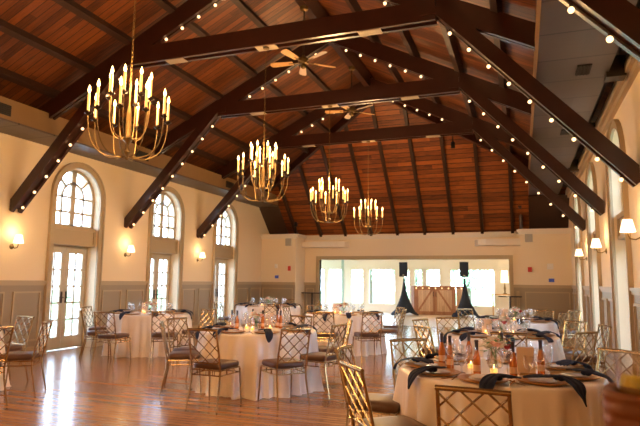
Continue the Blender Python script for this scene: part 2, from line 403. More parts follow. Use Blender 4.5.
mb.box(-7.28, -7.18, YA, YB, 2.95, 3.03).box(-.12, -.02, YA, YB, 2.95, 3.03)
mb.box(XL, -7.25, YA, YB, 2.93, 3.0).box(-.05, XR, YA, YB, 2.93, 3.0)
struct(mb.build('trim_%d' % n, M_white)); n += 1
mb = MB()
mb.box(OX0-.12, OX0, YB-.035, YB+.2, 0, OZ+.12).box(OX1, OX1+.12, YB-.035, YB+.2, 0, OZ+.12).box(OX0, OX1, YB-.035, YB+.2, OZ, OZ+.12)
struct(mb.build('trim_%d' % n, M_trim)); n += 1

# ------------------------------------------------------------------ trusses
def bulb_string(pts_list, label, off):
    root = empty('string_lights', pts_list[0][0]); o0 = Vector(pts_list[0][0])
    cable = MB(); cents = []
    for a, b in pts_list:
        a = Vector(a)-o0; b = Vector(b)-o0; L = (b-a).length; k = int(L/.335); cable.tube([a, b], .007, 5)
        for i in range(k): cents.append(a + (b-a)*((i+.6)/k))
    cable.build('cable', M_iron, root)
    bl = sk = None
    for c in cents:
        if bl is None:
            bl = MB().sphere((0, 0, -.052), .026, 10).build('bulb', M_bulb, root, True); bl.location = c
            sk = MB().tube([(0, 0, .0), (0, 0, -.03)], .013, 6).build('socket', M_iron, bl)
        else:
            q = bl.copy(); C.objects.link(q); q.location = c; k_ = sk.copy(); C.objects.link(k_); k_.parent = q
    tag(root, label, 'string lights')
ordn = ['nearest', 'second', 'third', 'farthest']
for ti, y in enumerate(TY):
    T = empty('roof_truss', (XM, y, 0))
    tag(T, 'dark stained timber roof truss, the %s of the four from the camera' % ordn[ti], 'roof truss')
    def dbl(a, b, h, name, gap=.035, pw=.06):
        """twin plank member with a gap between"""
        mb = MB()
        for s in (-1, 1): mb.bar((a[0]-XM, s*(gap/2+pw/2), a[1]), (b[0]-XM, s*(gap/2+pw/2), b[1]), pw, h, (0, 0, 1))
        mb.bar((a[0]-XM, 0, a[1]), (b[0]-XM, 0, b[1]), gap, h*.6, (0, 0, 1))
        return mb.build(name, M_beam, T)
    tz = 5.16
    tie = dbl((XM-2.60, tz), (XM+2.60, tz), .29, 'tie_beam', .10, .055)
    for px in (-1.65, 0, 1.65):
        MB().box(px-.17, px+.17, -.085, .085, tz-.155, tz-.143).build('spacer_plate', M_pan, tie)
    for s in (-1, 1):
        dbl((XM, 6.55), (XM+s*4.45, 6.55-4.45*.5), .30, 'rafter', .03, .055)
        mb = MB(); d = Vector((s, 0, -1)).normalized()
        pu = Vector((s, 0, 1)).normalized()         # normal on the upper side
        p0 = Vector((s*2.42, 0, 5.16)); p1 = Vector((s*4.97, 0, 2.63))
        # underside from (2.5,5.02) to wall foot (4.97,2.55): planks with a plumb cut at the wall
        for q in (-1, 1):
            yy = q*.055
            pts = [(s*2.40, yy, 5.19), (s*2.76, yy, 5.19), (s*4.955, yy, 2.82), (s*4.955, yy, 2.62), (s*4.91, yy, 2.59), (s*2.60, yy, 5.09), (s*2.40, yy, 5.09)]
            mb.prism(pts, (0, q*.06, 0))
        mb.bar((s*2.66, 0, 5.11), (s*4.93, 0, 2.69), .11, .10, (0, 0, 1))
        mb.build('brace', M_beam, T)
    MB().box(-.10, .10, -.09, .09, 6.36, 6.7).build('apex_block', M_beam, T)
    yy = y - .0
    for s, sd in ((-1, 'left'), (1, 'right')):
        br = ((XM+s*2.63, y, 5.04), (XM+s*4.87, y, 2.62))
        ra = ((XM+s*.15, y, 6.31), (XM+s*2.3, y, 5.26))
        bulb_string([br], 'warm globe string lights down the %s wall brace of the %s roof truss' % (sd, ordn[ti]), 0)
        bulb_string([ra], 'warm globe string lights along the %s upper rafter of the %s roof truss' % (sd, ordn[ti]), 0)

# ------------------------------------------------------------------ chandeliers
def chandelier():
    r = empty('chandelier'); zt = 5.0-2.58
    ch = MB()
    k = int((zt-.72)/.045)
    for i in range(k):
        z = .72 + i*.045; a = (i % 2)*PI/2; dx, dy = .010*math.cos(a), .010*math.sin(a)
        ch.tube([(0, 0, z-.026), (dx, dy, z-.013), (dx, dy, z+.013), (0, 0, z+.026), (-dx, -dy, z+.013), (-dx, -dy, z-.013), (0, 0, z-.026)], .0032, 4)
    ch.build('chain', M_brass, r)
    MB().lathe([(.002, 0), (.022, .01), (.014, .05), (.035, .08), (.014, .12), (.02, .17), (.045, .20), (.045, .23), (.03, .25), (.028, .45), (.02, .5), (.008, .56), (.006, .74)], 14).build('column', M_brass, r, True)
    MB().lathe([(.05, zt-.02), (.05, zt), (.01, zt+.001)], 12).build('ceiling_rose', M_brass, r, True)
    def arm(an, R_, zc, zb):
        ca, sa = math.cos(an), math.sin(an)
        pts = []
        for i in range(13):
            t_ = i/12; ang = t_*PI/2*1.05
            rr = .03 + (R_-.03)*math.sin(ang)**1.0; z = zb + (zc-zb)*(1-math.cos(ang))**1.5 - .02*math.sin(t_*PI)
            pts.append((rr*ca, rr*sa, z))
        pts[-1] = (R_*ca, R_*sa, zc)
        m_ = MB().tube(pts, .0052, 6)
        a = m_.build('arm', M_brass, r, True)
        cup = MB().lathe([(.006, -.02), (.012, -.01), (.034, .0), (.037, .008), (.014, .006), (.013, .03), (.002, .031)], 10, (R_*ca, R_*sa, zc)).build('drip_cup', M_iron, a, True)
        cn = MB().lathe([(.0115, .03), (.0115, .20), (.004, .205)], 8, (R_*ca, R_*sa, zc)).build('candle', M_candle, r, True)
        MB().lathe([(.003, .203), (.011, .215), (.0145, .232), (.010, .255), (.004, .275), (.001, .285)], 8, (R_*ca, R_*sa, zc)).build('flame_bulb', M_flame, cn, True)
    for i in range(10): arm(2*PI*i/10+.15, .375, .42, .03)
    for i in range(8): arm(2*PI*i/8+.4, .20, .62, .22)
    ld = bpy.data.lights.new('candle_glow', 'POINT'); ld.energy = CHAND_W; ld.color = (1, .58, .24); ld.shadow_soft_size = .25
    lo = bpy.data.objects.new('candle_glow', ld); C.objects.link(lo); lo.parent = r; lo.location = (0, 0, .78)
    return r
cpro = chandelier(); names4 = ['nearest', 'second', 'third', 'farthest']
for y, l in ((1.34, 'added unseen candle chandelier overhead near the camera for warm fill'), (-1.7, 'added unseen candle chandelier behind the camera for warm fill')):  # two out-of-view chandeliers added to bring warm light from the front
    place(cpro, (XM, y, 2.58), .2, l, 'chandelier', 'candle chandeliers along the centre of the hall')
for i, y in enumerate(TY):
    place(cpro, (XM, y-.03, 2.58), .35*i, 'brass two-tier candle chandelier on a chain, the %s of the four' % names4[i], 'chandelier', 'candle chandeliers along the centre of the hall')

# ------------------------------------------------------------------ ceiling fans
def fan():
    r = empty('ceiling_fan')
    MB().tube([(0, 0, .08), (0, 0, 1.06)], .014, 8).build('downrod', M_iron, r)
    MB().lathe([(.02, .98), (.07, 1.0), (.08, 1.06)], 14).build('canopy', M_brass, r, True)
    MB().lathe([(.015, -.12), (.045, -.10), (.05, -.05), (.03, -.03), (.085, -.02), (.10, .03), (.085, .08), (.04, .10), (.02, .14)], 16).build('motor', M_brass, r, True)
    for i in range(5):
        a = 2*PI*i/5; M = Matrix.Rotation(a, 4, 'Z')
        T = Matrix.Rotation(a, 4, 'Z') @ Matrix.Rotation(R(12), 4, 'X')
        pts = [(.20, -.05), (.54, -.072), (.61, -.06), (.635, 0), (.61, .06), (.54, .072), (.20, .05)]
        mb = MB(); mb.prism([T @ Vector((x, y, 0)) for x, y in pts], (0, 0, .008))
        b = mb.build('blade', M_bladeLit if i in (0, 3) else M_bladeO, r)  # two blades coloured as if lit from below, the others plain oak
        mb = MB().bar(M @ Vector((.08, 0, .0)), M @ Vector((.28, 0, -.002)), .03, .008); mb.build('blade_iron', M_brass, b)
    return r
fp = fan()
for i, (y, l) in enumerate(((5.9, 'first ceiling fan at the top edge above the nearest truss bay'), (8.94, 'brass and pale wood ceiling fan under the ridge above the second chandelier'), (11.98, 'farther brass ceiling fan with pale blades under the ridge'))):
    place(fp, (XM, y, 5.36), [R(115), R(113), R(118)][i], l, 'ceiling fan', 'ceiling fans under the ridge')

# ------------------------------------------------------------------ sconces
def sconce():
    """mounted on a wall at x=0, room towards +x"""
    r = empty('wall_sconce')
    MB().lathe([(.045, 0), (.05, .008), (.03, .02), (.012, .03)], 14, M=Matrix.Rotation(PI/2, 4, 'Y')).build('backplate', M_brass, r, True)
    MB().tube([(.02, 0, 0), (.08, 0, -.03), (.14, 0, -.02), (.16, 0, .03), (.16, 0, .06)], .008, 8).build('arm', M_brass, r, True)
    mb = MB().lathe([(.088, .06), (.052, .21)], 20, (.16, 0, 0), cap=False).lathe([(.085, .06), (.049, .21)], 20, (.16, 0, 0), cap=False)
    mb.build('lamp_shade', M_shade, r, True)
    MB().lathe([(.010, .05), (.012, .09), (.024, .13), (.014, .17), (.002, .18)], 10, (.16, 0, 0)).build('bulb', M_bulb, r, True)
    ld = bpy.data.lights.new('sconce_glow', 'POINT'); ld.energy = SCONCE_W; ld.color = (1, .66, .34); ld.shadow_soft_size = .05
    lo = bpy.data.objects.new('sconce_glow', ld); C.objects.link(lo); lo.parent = r; lo.location = (.17, 0, .27)
    return r
sp = sconce()
pl = ['between the left edge and first arched door', 'between the first and second arched doors', 'between the second and third arched doors']
for i, y in enumerate(TY[1:]): place(sp, (XL+.0, y, 1.98), 0, 'glowing white-shaded wall sconce on the left wall %s' % pl[i], 'wall sconce', 'sconces on the left wall')
pl = ['nearest the camera', 'middle of the three', 'farthest from the camera']
for i, y in enumerate(TY[1:]): place(sp, (XR, y, 1.98), PI, 'glowing white-shaded wall sconce on the right wall, %s' % pl[i], 'wall sconce', 'sconces on the right wall')

# ------------------------------------------------------------------ things on the end walls
def wallthing(name, x, z, w_, h_, d, ma, label, cat, Y=YA, parts=None):
    r = MB().box(x-w_/2, x+w_/2, Y-d, Y-.001, z-h_/2, z+h_/2); 
    if parts: parts(r, x, z, Y-d)
    o = r.build(name, ma); tag(o, label, cat); return o
def grille(r, x, z, y):
    for k in range(6): r.box(x-.08, x+.08, y-.008, y, z-.09+k*.034, z-.078+k*.034)
def lens(r, x, z, y): r.lathe([(.03, 0), (.025, .012), (.002, .014)], 10, M=Matrix.Translation((x, y, z)) @ Matrix.Rotation(PI/2, 4, 'X'))
wallthing('wall_speaker', -7.55, 2.76, .21, .27, .05, mat('grille_grey', (.42, .38, .32), .6), 'small grey grille speaker high on the left end pier', 'speaker', parts=grille)
wallthing('wall_speaker', .22, 2.78, .21, .27, .05, mat('grille_grey_light', (.42, .38, .32), .6), 'small grey grille speaker high on the right end pier', 'speaker', parts=grille)
wallthing('thermostat', -8.0, 1.93, .10, .15, .03, M_ceram, 'white thermostat on the left end pier', 'thermostat', parts=lens)
wallthing('fire_alarm', -7.5, 1.85, .09, .16, .05, M_red, 'red fire alarm pull on the left end pier', 'fire alarm', parts=lens)
wallthing('alarm_switch', -7.97, 1.56, .13, .10, .03, M_blue, 'blue switch plate under the thermostat on the left end pier', 'switch', parts=lens)
wallthing('fire_alarm', .22, 1.83, .11, .14, .05, M_red, 'red fire alarm pull on the right end pier', 'fire alarm', parts=lens)
wallthing('thermostat', .78, 1.92, .17, .17, .03, M_ceram, 'white thermostat on the right end pier', 'thermostat', parts=lens)
wallthing('alarm_switch', .80, 1.52, .15, .10, .03, M_blue, 'blue switch plate under the thermostat on the right end pier', 'switch', parts=lens)
def valance(x0, x1, label, flip):
    mb = MB(); pts = [(x0, YB), (x1-.25, YB), (x1-.02, YB), (x1, YB-.10), (x1-.12, YB-.24), (x1-.35, YB-.30), (x0, YB-.30)]
    if flip: pts = [(x0+x1-a, b) for a, b in pts]
    mb.prism([(a, b, 2.60) for a, b in pts], (0, 0, .16)); mb.prism([(a, b, 2.76) for a, b in [(p[0]*1.0, p[1]) for p in pts]], (0, 0, .035))
    return tag(mb.build('cove_shelf', M_white), label, 'shelf')
valance(-7.28, -5.6, 'cream cove shelf over the left end of the wide opening', False)
valance(-1.40, -.02, 'cream cove shelf over the right end of the wide opening', True)
def hightop(x, label):
    r = empty('high_table', (x, YB-.33, 0))
    MB().box(-.34, .34, -.14, .16, 1.0, 1.035).build('table_top', M_iron, r)
    MB().tube([(0, 0, .03), (0, 0, 1.0)], .035, 10).build('pedestal', M_iron, r)
    MB().lathe([(.20, 0), (.20, .02), (.04, .04)], 16, (0, 0, 0)).build('base', M_iron, r, True)
    tag(r, label, 'table')
hightop(-6.86, 'narrow dark high table left of the wide opening'); hightop(-.37, 'narrow dark high table right of the wide opening')
# pipe and spotlight on the end ceiling
tag(MB().tube([(.02, 18.0, 3.03), (.02, 18.0, 3.55), (.0, 17.95, 3.68), (.0, 17.7, 3.75)], .055, 10).build('vent_pipe', M_darkpan, None, True), 'dark vent pipe rising above the right end pier', 'pipe')
r = empty('spotlight', (-1.72, 15.62, 5.35)); MB().tube([(0, 0, .2), (0, 0, .02)], .015, 6).build('stem', M_black, r); MB().lathe([(.05, -.16), (.06, -.15), (.055, .0), (.02, .04)], 12).build('can', M_black, r, True)
tag(r, 'small black spotlight fixed on the end ceiling', 'spotlight')
r = empty('spotlight', (-7.3, 17.6, 3.3)); MB().tube([(0, 0, -.28), (0, 0, .02)], .015, 6).build('stem', M_black, r); MB().lathe([(.05, 0), (.06, .02), (.055, .12), (.02, .16)], 12).build('can', M_black, r, True)
tag(r, 'small black spotlight above the left end pier', 'spotlight')

# ------------------------------------------------------------------ back room
BX0, BX1, BY = -11.5, 1.6, 26.0
winx = [(-9.75, -9.2), (-9.0, -8.25), (-7.85, -7.2), (-6.95, -5.65), (-5.3, -4.95), (-4.75, -4.35), (-4.2, -3.55), (-3.1, -1.15)]
mb = MB(); xx = BX0
for a, b in winx: mb.box(xx, a, BY, BY+.2, .35, 2.05); xx = b
mb.box(xx, BX1, BY, BY+.2, .35, 2.05).box(BX0, BX1, BY, BY+.2, 0, .35).box(BX0, BX1, BY, BY+.2, 2.05, 2.7)
struct(mb.build('wall_far', M_white))
struct(MB().box(BX0-.2, BX0, YB, BY+.2, 0, .3).box(BX0-.2, BX0, YB, BY+.2, 2.2, 2.7).box(BX0-.2, BX0, YB, 19.2, .3, 2.2).box(BX0-.2, BX0, BY-.4, BY+.2, .3, 2.2).box(BX0-.2, BX0, 22.2, 22.5, .3, 2.2).build('wall_far_left', M_white))
struct(MB().box(BX1, BX1+.2, YB, BY+.2, 0, 2.7).build('wall_far_right', M_white))
struct(MB().box(BX0, XL-.38, YB, YB+.18, 0, 2.7).box(XR+.38, BX1+.2, YB, YB+.18, 0, 2.7).build('wall_back_outer', M_white))
struct(MB().box(BX0-.2, BX1+.2, YB+.18, BY+.2, 2.6, 2.75).build('ceiling', M_white))
for i, (a, b) in enumerate(winx):
    wv = struct(empty('window_%d' % (9+i)))
    mb = MB()
    for (x0, x1, z0, z1) in ((a-.05, a+.03, .33, 2.07), (b-.03, b+.05, .33, 2.07), (a, b, 2.0, 2.08), (a, b, .32, .40)): mb.box(x0, x1, BY-.03, BY+.08, z0, z1)
    if b-a > 1: mb.box((a+b)/2+.1, (a+b)/2+.14, BY-.01, BY+.05, .35, 2.05)
    mb.build('window_frame', M_white, wv); MB().box(a, b, BY+.05, BY+.056, .35, 2.05).build('pane', M_pane, wv)
mb = MB()
for x in (-7.6, -5.5, -3.3): mb.box(x-.07, x+.07, YB+.2, BY, 2.44, 2.6)
struct(mb.build('trim_%d' % n, M_white)); n += 1
# posts between glass panels at the left
for x in (-8.12,):
    struct(MB().box(x-.05, x+.05, 25.5, 25.6, 0, 2.6).build('trim_%d' % n, mat('verdigris_post', (.35, .45, .38), .5))); n += 1
# table lamp on a shelf
r = empty('console_table', (-.72, 25.3, 0))
MB().box(-.55, .55, -.2, .2, .92, .96).build('table_top', M_bladeO, r)
for a in (-.5, .5):
    for b in (-.16, .16): MB().box(a-.02, a+.02, b-.02, b+.02, 0, .92).build('leg', M_bladeO, r)
tag(r, 'brown console table under the lamp in the back room', 'table')
r = empty('table_lamp', (-.72, 25.3, .96))
MB().lathe([(.09, 0), (.09, .02), (.03, .05), (.045, .25), (.02, .45), (.01, .55)], 14).build('lamp_base', M_brass, r, True)
MB().lathe([(.16, .48), (.13, 1.0)], 20, cap=False).build('lamp_shade', M_shade, r, True)
tag(r, 'tall lamp with glowing cream shade in the back room', 'lamp')
# barn door backdrop
def barn():
    r = empty('barn_door_backdrop', (-3.66, 25.0, 0), R(3))
    W, H = .90, 1.27
    MB().box(-W, W, .0, .05, 0, .06).box(-W, W, 0, .05, H-.09, H).box(-W, -W+.09, 0, .05, .06, H-.09).box(W-.09, W, 0, .05, .06, H-.09).build('outer_frame', M_barn, r)
    for s in (-1, 1):
        x0, x1 = sorted((s*.001, s*(W-.089)))
        d = MB().box(x0, x1, .01, .03, .059, H-.089).build('door', M_barnL, r)
        mb = MB(); mb.box(x0, x0+.08, -.012, .01, .07, H-.1).box(x1-.08, x1, -.012, .01, .07, H-.1).box(x0+.08, x1-.08, -.012, .01, .07, .15).box(x0+.08, x1-.08, -.012, .01, H-.18, H-.1)
        a, b = (s*(W-.15), .14), (s*.12, H-.17)
        mb.bar((a[0], -.004, a[1]), (b[0], -.004, b[1]), .02, .08, (0, 0, 1)); mb.build('brace_frame', M_barn, d)
        MB().tube([(s*.05, -.012, .80), (s*.05, -.05, .82), (s*.05, -.05, 1.0), (s*.05, -.012, 1.02)], .010, 6).build('handle', M_black, d)
    wgL = MB(); wgL.bar((-W-.005, .02, H/2), (-W-.16, .30, H/2), .04, H-.02); wgL.build('side_wing', M_barn, r)
    wg = MB(); wg.bar((W+.02, .03, H/2), (W+.50, .10, H/2), .04, H-.02); wg.build('side_wing', M_barnL, r)
    wf = MB(); wf.bar((W+.01, .0, H-.05), (W+.50, .07, H-.05), .02, .09).bar((W+.04, -.01, H/2), (W+.05, -.01, H/2+.001), .09, .09); wf.build('wing_rail', M_barn, r)
    tag(r, 'rustic barn door backdrop with diagonal braces between the two loudspeakers', 'backdrop')
    s_ = empty('string_lights', (-3.66, 24.94, 1.20), R(3)); MB().tube([(-.88+i*.098, -.02, -.02*abs(math.sin(i*.9))) for i in range(24)], .005, 5).build('cable', M_iron, s_)
    for i in range(8): MB().sphere((-.80+i*.28, -.02, -.03), .028, 8).build('bulb', M_bulb, s_, True)
    tag(s_, 'row of warm bulbs along the top of the barn door backdrop', 'string lights')
barn()
def pa(x, y, label, l2):
    r = empty('speaker_stand', (x, y, 0))
    mb = MB(); N = 24; prof = [(0, .56), (.12, .46), (.3, .36), (.55, .25), (.85, .15), (1.15, .085), (1.4, .05), (1.6, .035)]
    vs = []
    for z, rr in prof:
        for k in range(N):
            t_ = 2*PI*k/N; q = 1 + .16*math.cos(3*t_+.6)*(1-z/1.6); dz = .09*(1-math.cos(3*t_+.6))*(1 if z == 0 else 0)
            vs.append((rr*q*math.cos(t_), rr*q*math.sin(t_), z+dz))
    mb.add(vs, [(i*N+k, i*N+(k+1) % N, (i+1)*N+(k+1) % N, (i+1)*N+k) for i in range(len(prof)-1) for k in range(N)])
    mb.build('scrim_cover', M_scrim, r, True)
    MB().tube([(0, 0, .4), (0, 0, 1.66)], .018, 8).build('pole', M_black, r)
    for k in range(3):
        a = 2*PI*k/3 - .2; MB().tube([(0, 0, .5), (.5*math.cos(a), .5*math.sin(a), .015)], .014, 6).build('leg', M_black, r)
    tag(r, label, 'speaker stand')
    s_ = empty('loudspeaker', (x, y, 1.66))
    MB().prism([(-.18, -.17, 0), (.18, -.17, 0), (.13, .16, 0), (-.13, .16, 0)], (0, 0, .63)).build('cabinet', M_black, s_)
    g = MB().box(-.165, .165, -.182, -.17, .04, .60)
    g.lathe([(.13, 0), (.12, .006), (.03, .002)], 20, M=Matrix.Translation((0, -.182, .22)) @ Matrix.Rotation(PI/2, 4, 'X')); g.build('grille', M_scrim, s_)
    MB().box(-.03, .03, -.186, -.182, .06, .08).build('badge', M_white, s_)
    tag(s_, l2, 'loudspeaker')
pa(-4.87, 24.2, 'tripod stand in dark cloth cover left of the barn door backdrop', 'black loudspeaker on the stand left of the barn doors')
pa(-2.27, 24.0, 'tripod stand in dark cloth cover right of the barn door backdrop', 'black loudspeaker on the stand right of the barn doors')
MB  # ---
for x, l in ((-7.5, 'small round ceiling light at the left of the back room'), (-3.6, 'small round ceiling light in the middle of the back room'), (-.6, 'small round ceiling light above the back room lamp')):
    cl_ = MB().lathe([(.12, 0), (.14, -.03), (.05, -.06)], 16).build('ceiling_light', M_shade, None, True, (x, 22.3, 2.6)); tag(cl_, l, 'ceiling light')
    ld = bpy.data.lights.new('ceiling_glow', 'POINT'); ld.energy = 50; ld.color = (1, .76, .48); ld.shadow_soft_size = .12
    lo = bpy.data.objects.new('ceiling_glow', ld); C.objects.link(lo); lo.parent = cl_; lo.location = (0, 0, -.22)

# ------------------------------------------------------------------ chairs
def chair():
    r = empty('dining_chair')
    # seat faces +y ; back at -y
    wf, wb = .205, .185; SH = .44; TOP = .87
    yb = lambda z: -.19 - .0 - (.10*max(0, z-SH)/(TOP-SH))
    for s in (-1, 1): MB().tube([(s*(wf+.012), .235, 0), (s*wf, .20, SH-.03)], [.009, .011], 6).build('leg', M_gold, r, True)
    for s in (-1, 1): MB().tube([(s*(wb+.015), -.265, 0), (s*wb, -.20, .30), (s*wb, -.19, SH-.03)], [.009, .011, .011], 6).build('leg', M_gold, r, True)
    b = MB()
    for s in (-1, 1): b.tube([(s*wb, -.19, SH-.03), (s*wb, yb(.6), .6), (s*(wb-.005), yb(TOP), TOP)], .011, 6)
    b.tube([(-(wb+.006), yb(TOP), TOP), (0, yb(TOP)-.012, TOP+.004), (wb+.006, yb(TOP), TOP)], .0145, 8)
    b.tube([(-wb, yb(.50), .50), (wb, yb(.50), .50)], .008, 6)
    # lattice
    x0, x1, z0, z1 = -wb, wb, .50, TOP; st = (x1-x0)/2.0; sl = .95
    segs = []
    for s in (1, -1):
        for k in range(-3, 5):
            # line z = z0 + sl*s*(x - c)
            c = x0 + k*st/1.0*.75 if s == 1 else x1 - k*st*.75
            pts = []
            for i in range(41):
                x = x0+(x1-x0)*i/40; z = z0 + s*sl*(x-c)
                if z0 <= z <= z1: pts.append((x, z))
            if len(pts) > 3:
                (xa, za), (xb, zb) = pts[0], pts[-1]; segs.append(((xa, yb(za)+.004*s, za), (xb, yb(zb)+.004*s, zb)))
    for a, q in segs: b.tube([a, q], .0062, 5)
    b.build('backrest', M_gold, r, True)
    f = MB()
    for z in (SH-.02, SH-.075): 
        f.tube([(-wb, -.19, z), (wb, -.19, z)], .008, 6); f.tube([(-wf, .20, z), (wf, .20, z)], .007, 6)
        for s in (-1, 1): f.tube([(s*wb, -.19, z), (s*wf, .20, z)], .007, 6)
    for x in (-.11, -.085, .0, .03, .085, .11): f.tube([(x, -.19, SH-.075), (x, -.19, SH-.02)], .0055, 5)
    for yy in (-.08, -.06, .06, .08):
        for s in (-1, 1): f.tube([(s*(wb+.01), yy, SH-.075), (s*(wb+.01), yy, SH-.02)], .005, 5)
    f.build('seat_frame', M_gold, r, True)
    c = MB(); pts = [(-wb-.008, -.175), (wb+.008, -.175), (wf+.012, .21), (-wf-.012, .21)]
    lv = [(.94, SH-.012), (1.0, SH+.002), (1.0, SH+.034), (.94, SH+.052), (.6, SH+.062)]; vs = []
    N = 32
    for q, z in lv:
        for k in range(N):
            t_ = 2*PI*k/N + PI/4; ct, st_ = math.cos(t_), math.sin(t_)
            m_ = (abs(ct)**8+abs(st_)**8)**(-1/8); px, py = ct*m_, st_*m_
            hw = wb+.008 + (wf-wb+.004)*(py+1)/2
            vs.append((px*hw*q, .0175+py*.1925*q, z))
    c.add(vs, [(i*N+k, i*N+(k+1) % N, (i+1)*N+(k+1) % N, (i+1)*N+k) for i in range(len(lv)-1) for k in range(N)] + [tuple(range((len(lv)-1)*N, len(lv)*N)), tuple(reversed(range(N)))])
    c.build('seat', M_cush, r, True)
    return r
chp = chair()
TN = {'A': 'the nearest table', 'B': 'the table left of centre', 'C': 'the table by the arched doors', 'D': 'the table by the left pier',
      'E': 'the table near the opening', 'F': 'the second right table', 'G': 'the third right table', 'H': 'the table at the left edge'}
TC = {'A': (-.20, 4.57, .74), 'B': (-3.42, 6.98, .78), 'C': (-6.98, 9.35, .78), 'D': (-6.45, 13.7, .84), 'E': (-3.5, 11.1, .78), 'F': (-.27, 7.62, .68), 'G': (-.14, 10.75, .68), 'H': (-6.92, 4.95, .74)}
DIRN = ['front', 'front right', 'right', 'back right', 'back', 'back left', 'left', 'front left']
def dirname(t_, x, y):
    cx, cy, _ = TC[t_]; v = Vector((x-cx, y-cy)); toc = Vector((-cx, -cy))
    a = math.degrees(math.atan2(v.y, v.x) - math.atan2(toc.y, toc.x)) % 360
    return a
CH = '''A a1 -1.01 5.32 -51 pale-railed
A a2 -1.40 4.49 -2 -
A a3 -1.06 3.56 38 -
A a4 -.26 3.04 86 -
A a5 .64 5.12 230 -
B b1 -3.36 5.45 88 -
B b2 -2.45 5.95 140 -
B b4 -4.37 6.11 32 -
B b5 -4.60 6.78 -12 -
B b6 -2.20 6.78 168 -
B b7 -2.35 7.72 205 -
B b8 -3.28 8.10 -93 -
C c1 -7.40 7.95 45 -
C c2 -6.56 7.56 97 -
C c3 -7.95 8.80 18 -
C c4 -5.80 8.12 118 -
C c5 -5.50 9.10 168 -
D d1 -5.49 11.9 118 -
D d2 -6.45 15.05 -70 -
D d3 -5.30 14.42 212 -
D d4 -7.2 12.35 62 -
E e1 -3.34 9.40 100 -
E e2 -2.55 9.80 124 -
E e3 -2.22 10.98 180 -
E e4 -2.50 11.95 218 -
E e5 -4.53 12.12 -45 -
E e6 -4.75 11.0 2 -
F f0 -1.42 8.27 -25 -
F f1 -1.12 8.95 -58 -
F f2 -1.10 7.05 40 -
F f3 -.16 6.50 92 -
F f4 .70 8.95 226 -
F f5 .66 7.05 140 -
F f6 .99 8.25 194 -
G g0 -1.15 12.1 -48 -
G g1 .40 12.3 -108 -
G g2 .72 11.5 205 -
G g3 .98 12.6 214 -
H h1 -5.45 4.62 176 -
H h2 -6.72 6.12 -98 -
H h3 -5.66 5.50 209 -'''
seen = {}
rows = [l.split() for l in CH.splitlines()]
# name each chair by its place round its table
lab = {}
for tname in TC:
    rs = [r_ for r_ in rows if r_[0] == tname]
    used = {}
    for r_ in rs:
        a = dirname(tname, float(r_[2]), float(r_[3])); d_ = DIRN[int((a+22.5)//45) % 8]; used.setdefault(d_, []).append((a, r_))
    for d_, ls in used.items():
        ls.sort(key=lambda q: q[0])
        for i, (a, r_) in enumerate(ls):
            suf = '' if len(ls) == 1 else (', the outer one' if i else ', the inner one')
            if len(ls) > 1:
                ds = [math.hypot(float(q[1][2])-TC[tname][0], float(q[1][3])-TC[tname][1]) for q in ls]
                suf = ', pulled farther out' if ds[i] == max(ds) else ', closer to the cloth'
            lab[r_[1]] = 'gold lattice-back chair %s of %s%s' % (d_, TN[tname], suf)
for t_, nm, x, y, an, _ in rows:
    f_ = R(float(an)); x = float(x)+math.cos(f_)*.28; y = float(y)+math.sin(f_)*.28
    tx, ty, tr_ = TC[t_]
    for _k in range(40):
        fx, fy = x+math.cos(f_)*.20, y+math.sin(f_)*.20
        if math.hypot(fx-tx, fy-ty) >= tr_-.06: break
        x -= math.cos(f_)*.01; y -= math.sin(f_)*.01
    place(chp, (x, y, 0), f_-PI/2, lab[nm], 'chair', 'lattice chairs around ' + TN[t_])

# ------------------------------------------------------------------ tables and cloths
def cloth_mesh(r, seed):
    rnd = random.Random(seed); N = 200; H = .755; vs = []; fs = []
    ph = [rnd.uniform(0, 6.28) for _ in range(4)]; fr = [17, 26, 11, 39]; am = [.030, .024, .016, .015]
    lv = [(0.02, H), (r*.5, H), (r*.93, H), (r-.004, H-.001), (r+.004, H-.008), (r+.008, H-.03), (r+.010, H-.10), (r+.014, H-.22), (r+.020, H-.36), (r+.028, H-.52), (r+.036, H-.66), (r+.045, .012), (r+.06, .004)]
    for i, (rr, z) in enumerate(lv):
        dp = max(0, (H-z)/H)**.8
        for k in range(N):
            t_ = 2*PI*k/N; w_ = sum(a*math.sin(f*t_+p+.25*math.sin(3*t_)) for a, f, p in zip(am, fr, ph))
            q = rr + w_*dp*1.5 + dp*.02*math.sin(5*t_+ph[0]); vs.append((q*math.cos(t_), q*math.sin(t_), z))
    fs = [(i*N+k, i*N+(k+1) % N, (i+1)*N+(k+1) % N, (i+1)*N+k) for i in range(len(lv)-1) for k in range(N)] + [tuple(reversed(range(N)))]
    mb = MB().add(vs, fs); return mb
for i, (k, (cx, cy, r_)) in enumerate(TC.items()):
    T = empty('round_table', (cx, cy, 0)); tag(T, 'round banquet table under its cloth, ' + TN[k], 'table', 'round banquet tables')
    MB().lathe([(r_-.02, .722), (r_-.02, .748)], 40).build('tabletop', M_bladeO, T)
    for a in range(4): MB().tube([(.38*math.cos(a*PI/2+.7), .38*math.sin(a*PI/2+.7), 0), (.34*math.cos(a*PI/2+.7), .34*math.sin(a*PI/2+.7), .722)], .016, 8).build('leg', M_iron, T)
    c = cloth_mesh(r_, i+3).build('tablecloth', M_cloth, None, True, (cx, cy, 0))
    tag(c, 'floor-length champagne satin tablecloth draping ' + TN[k], 'tablecloth', 'champagne tablecloths')

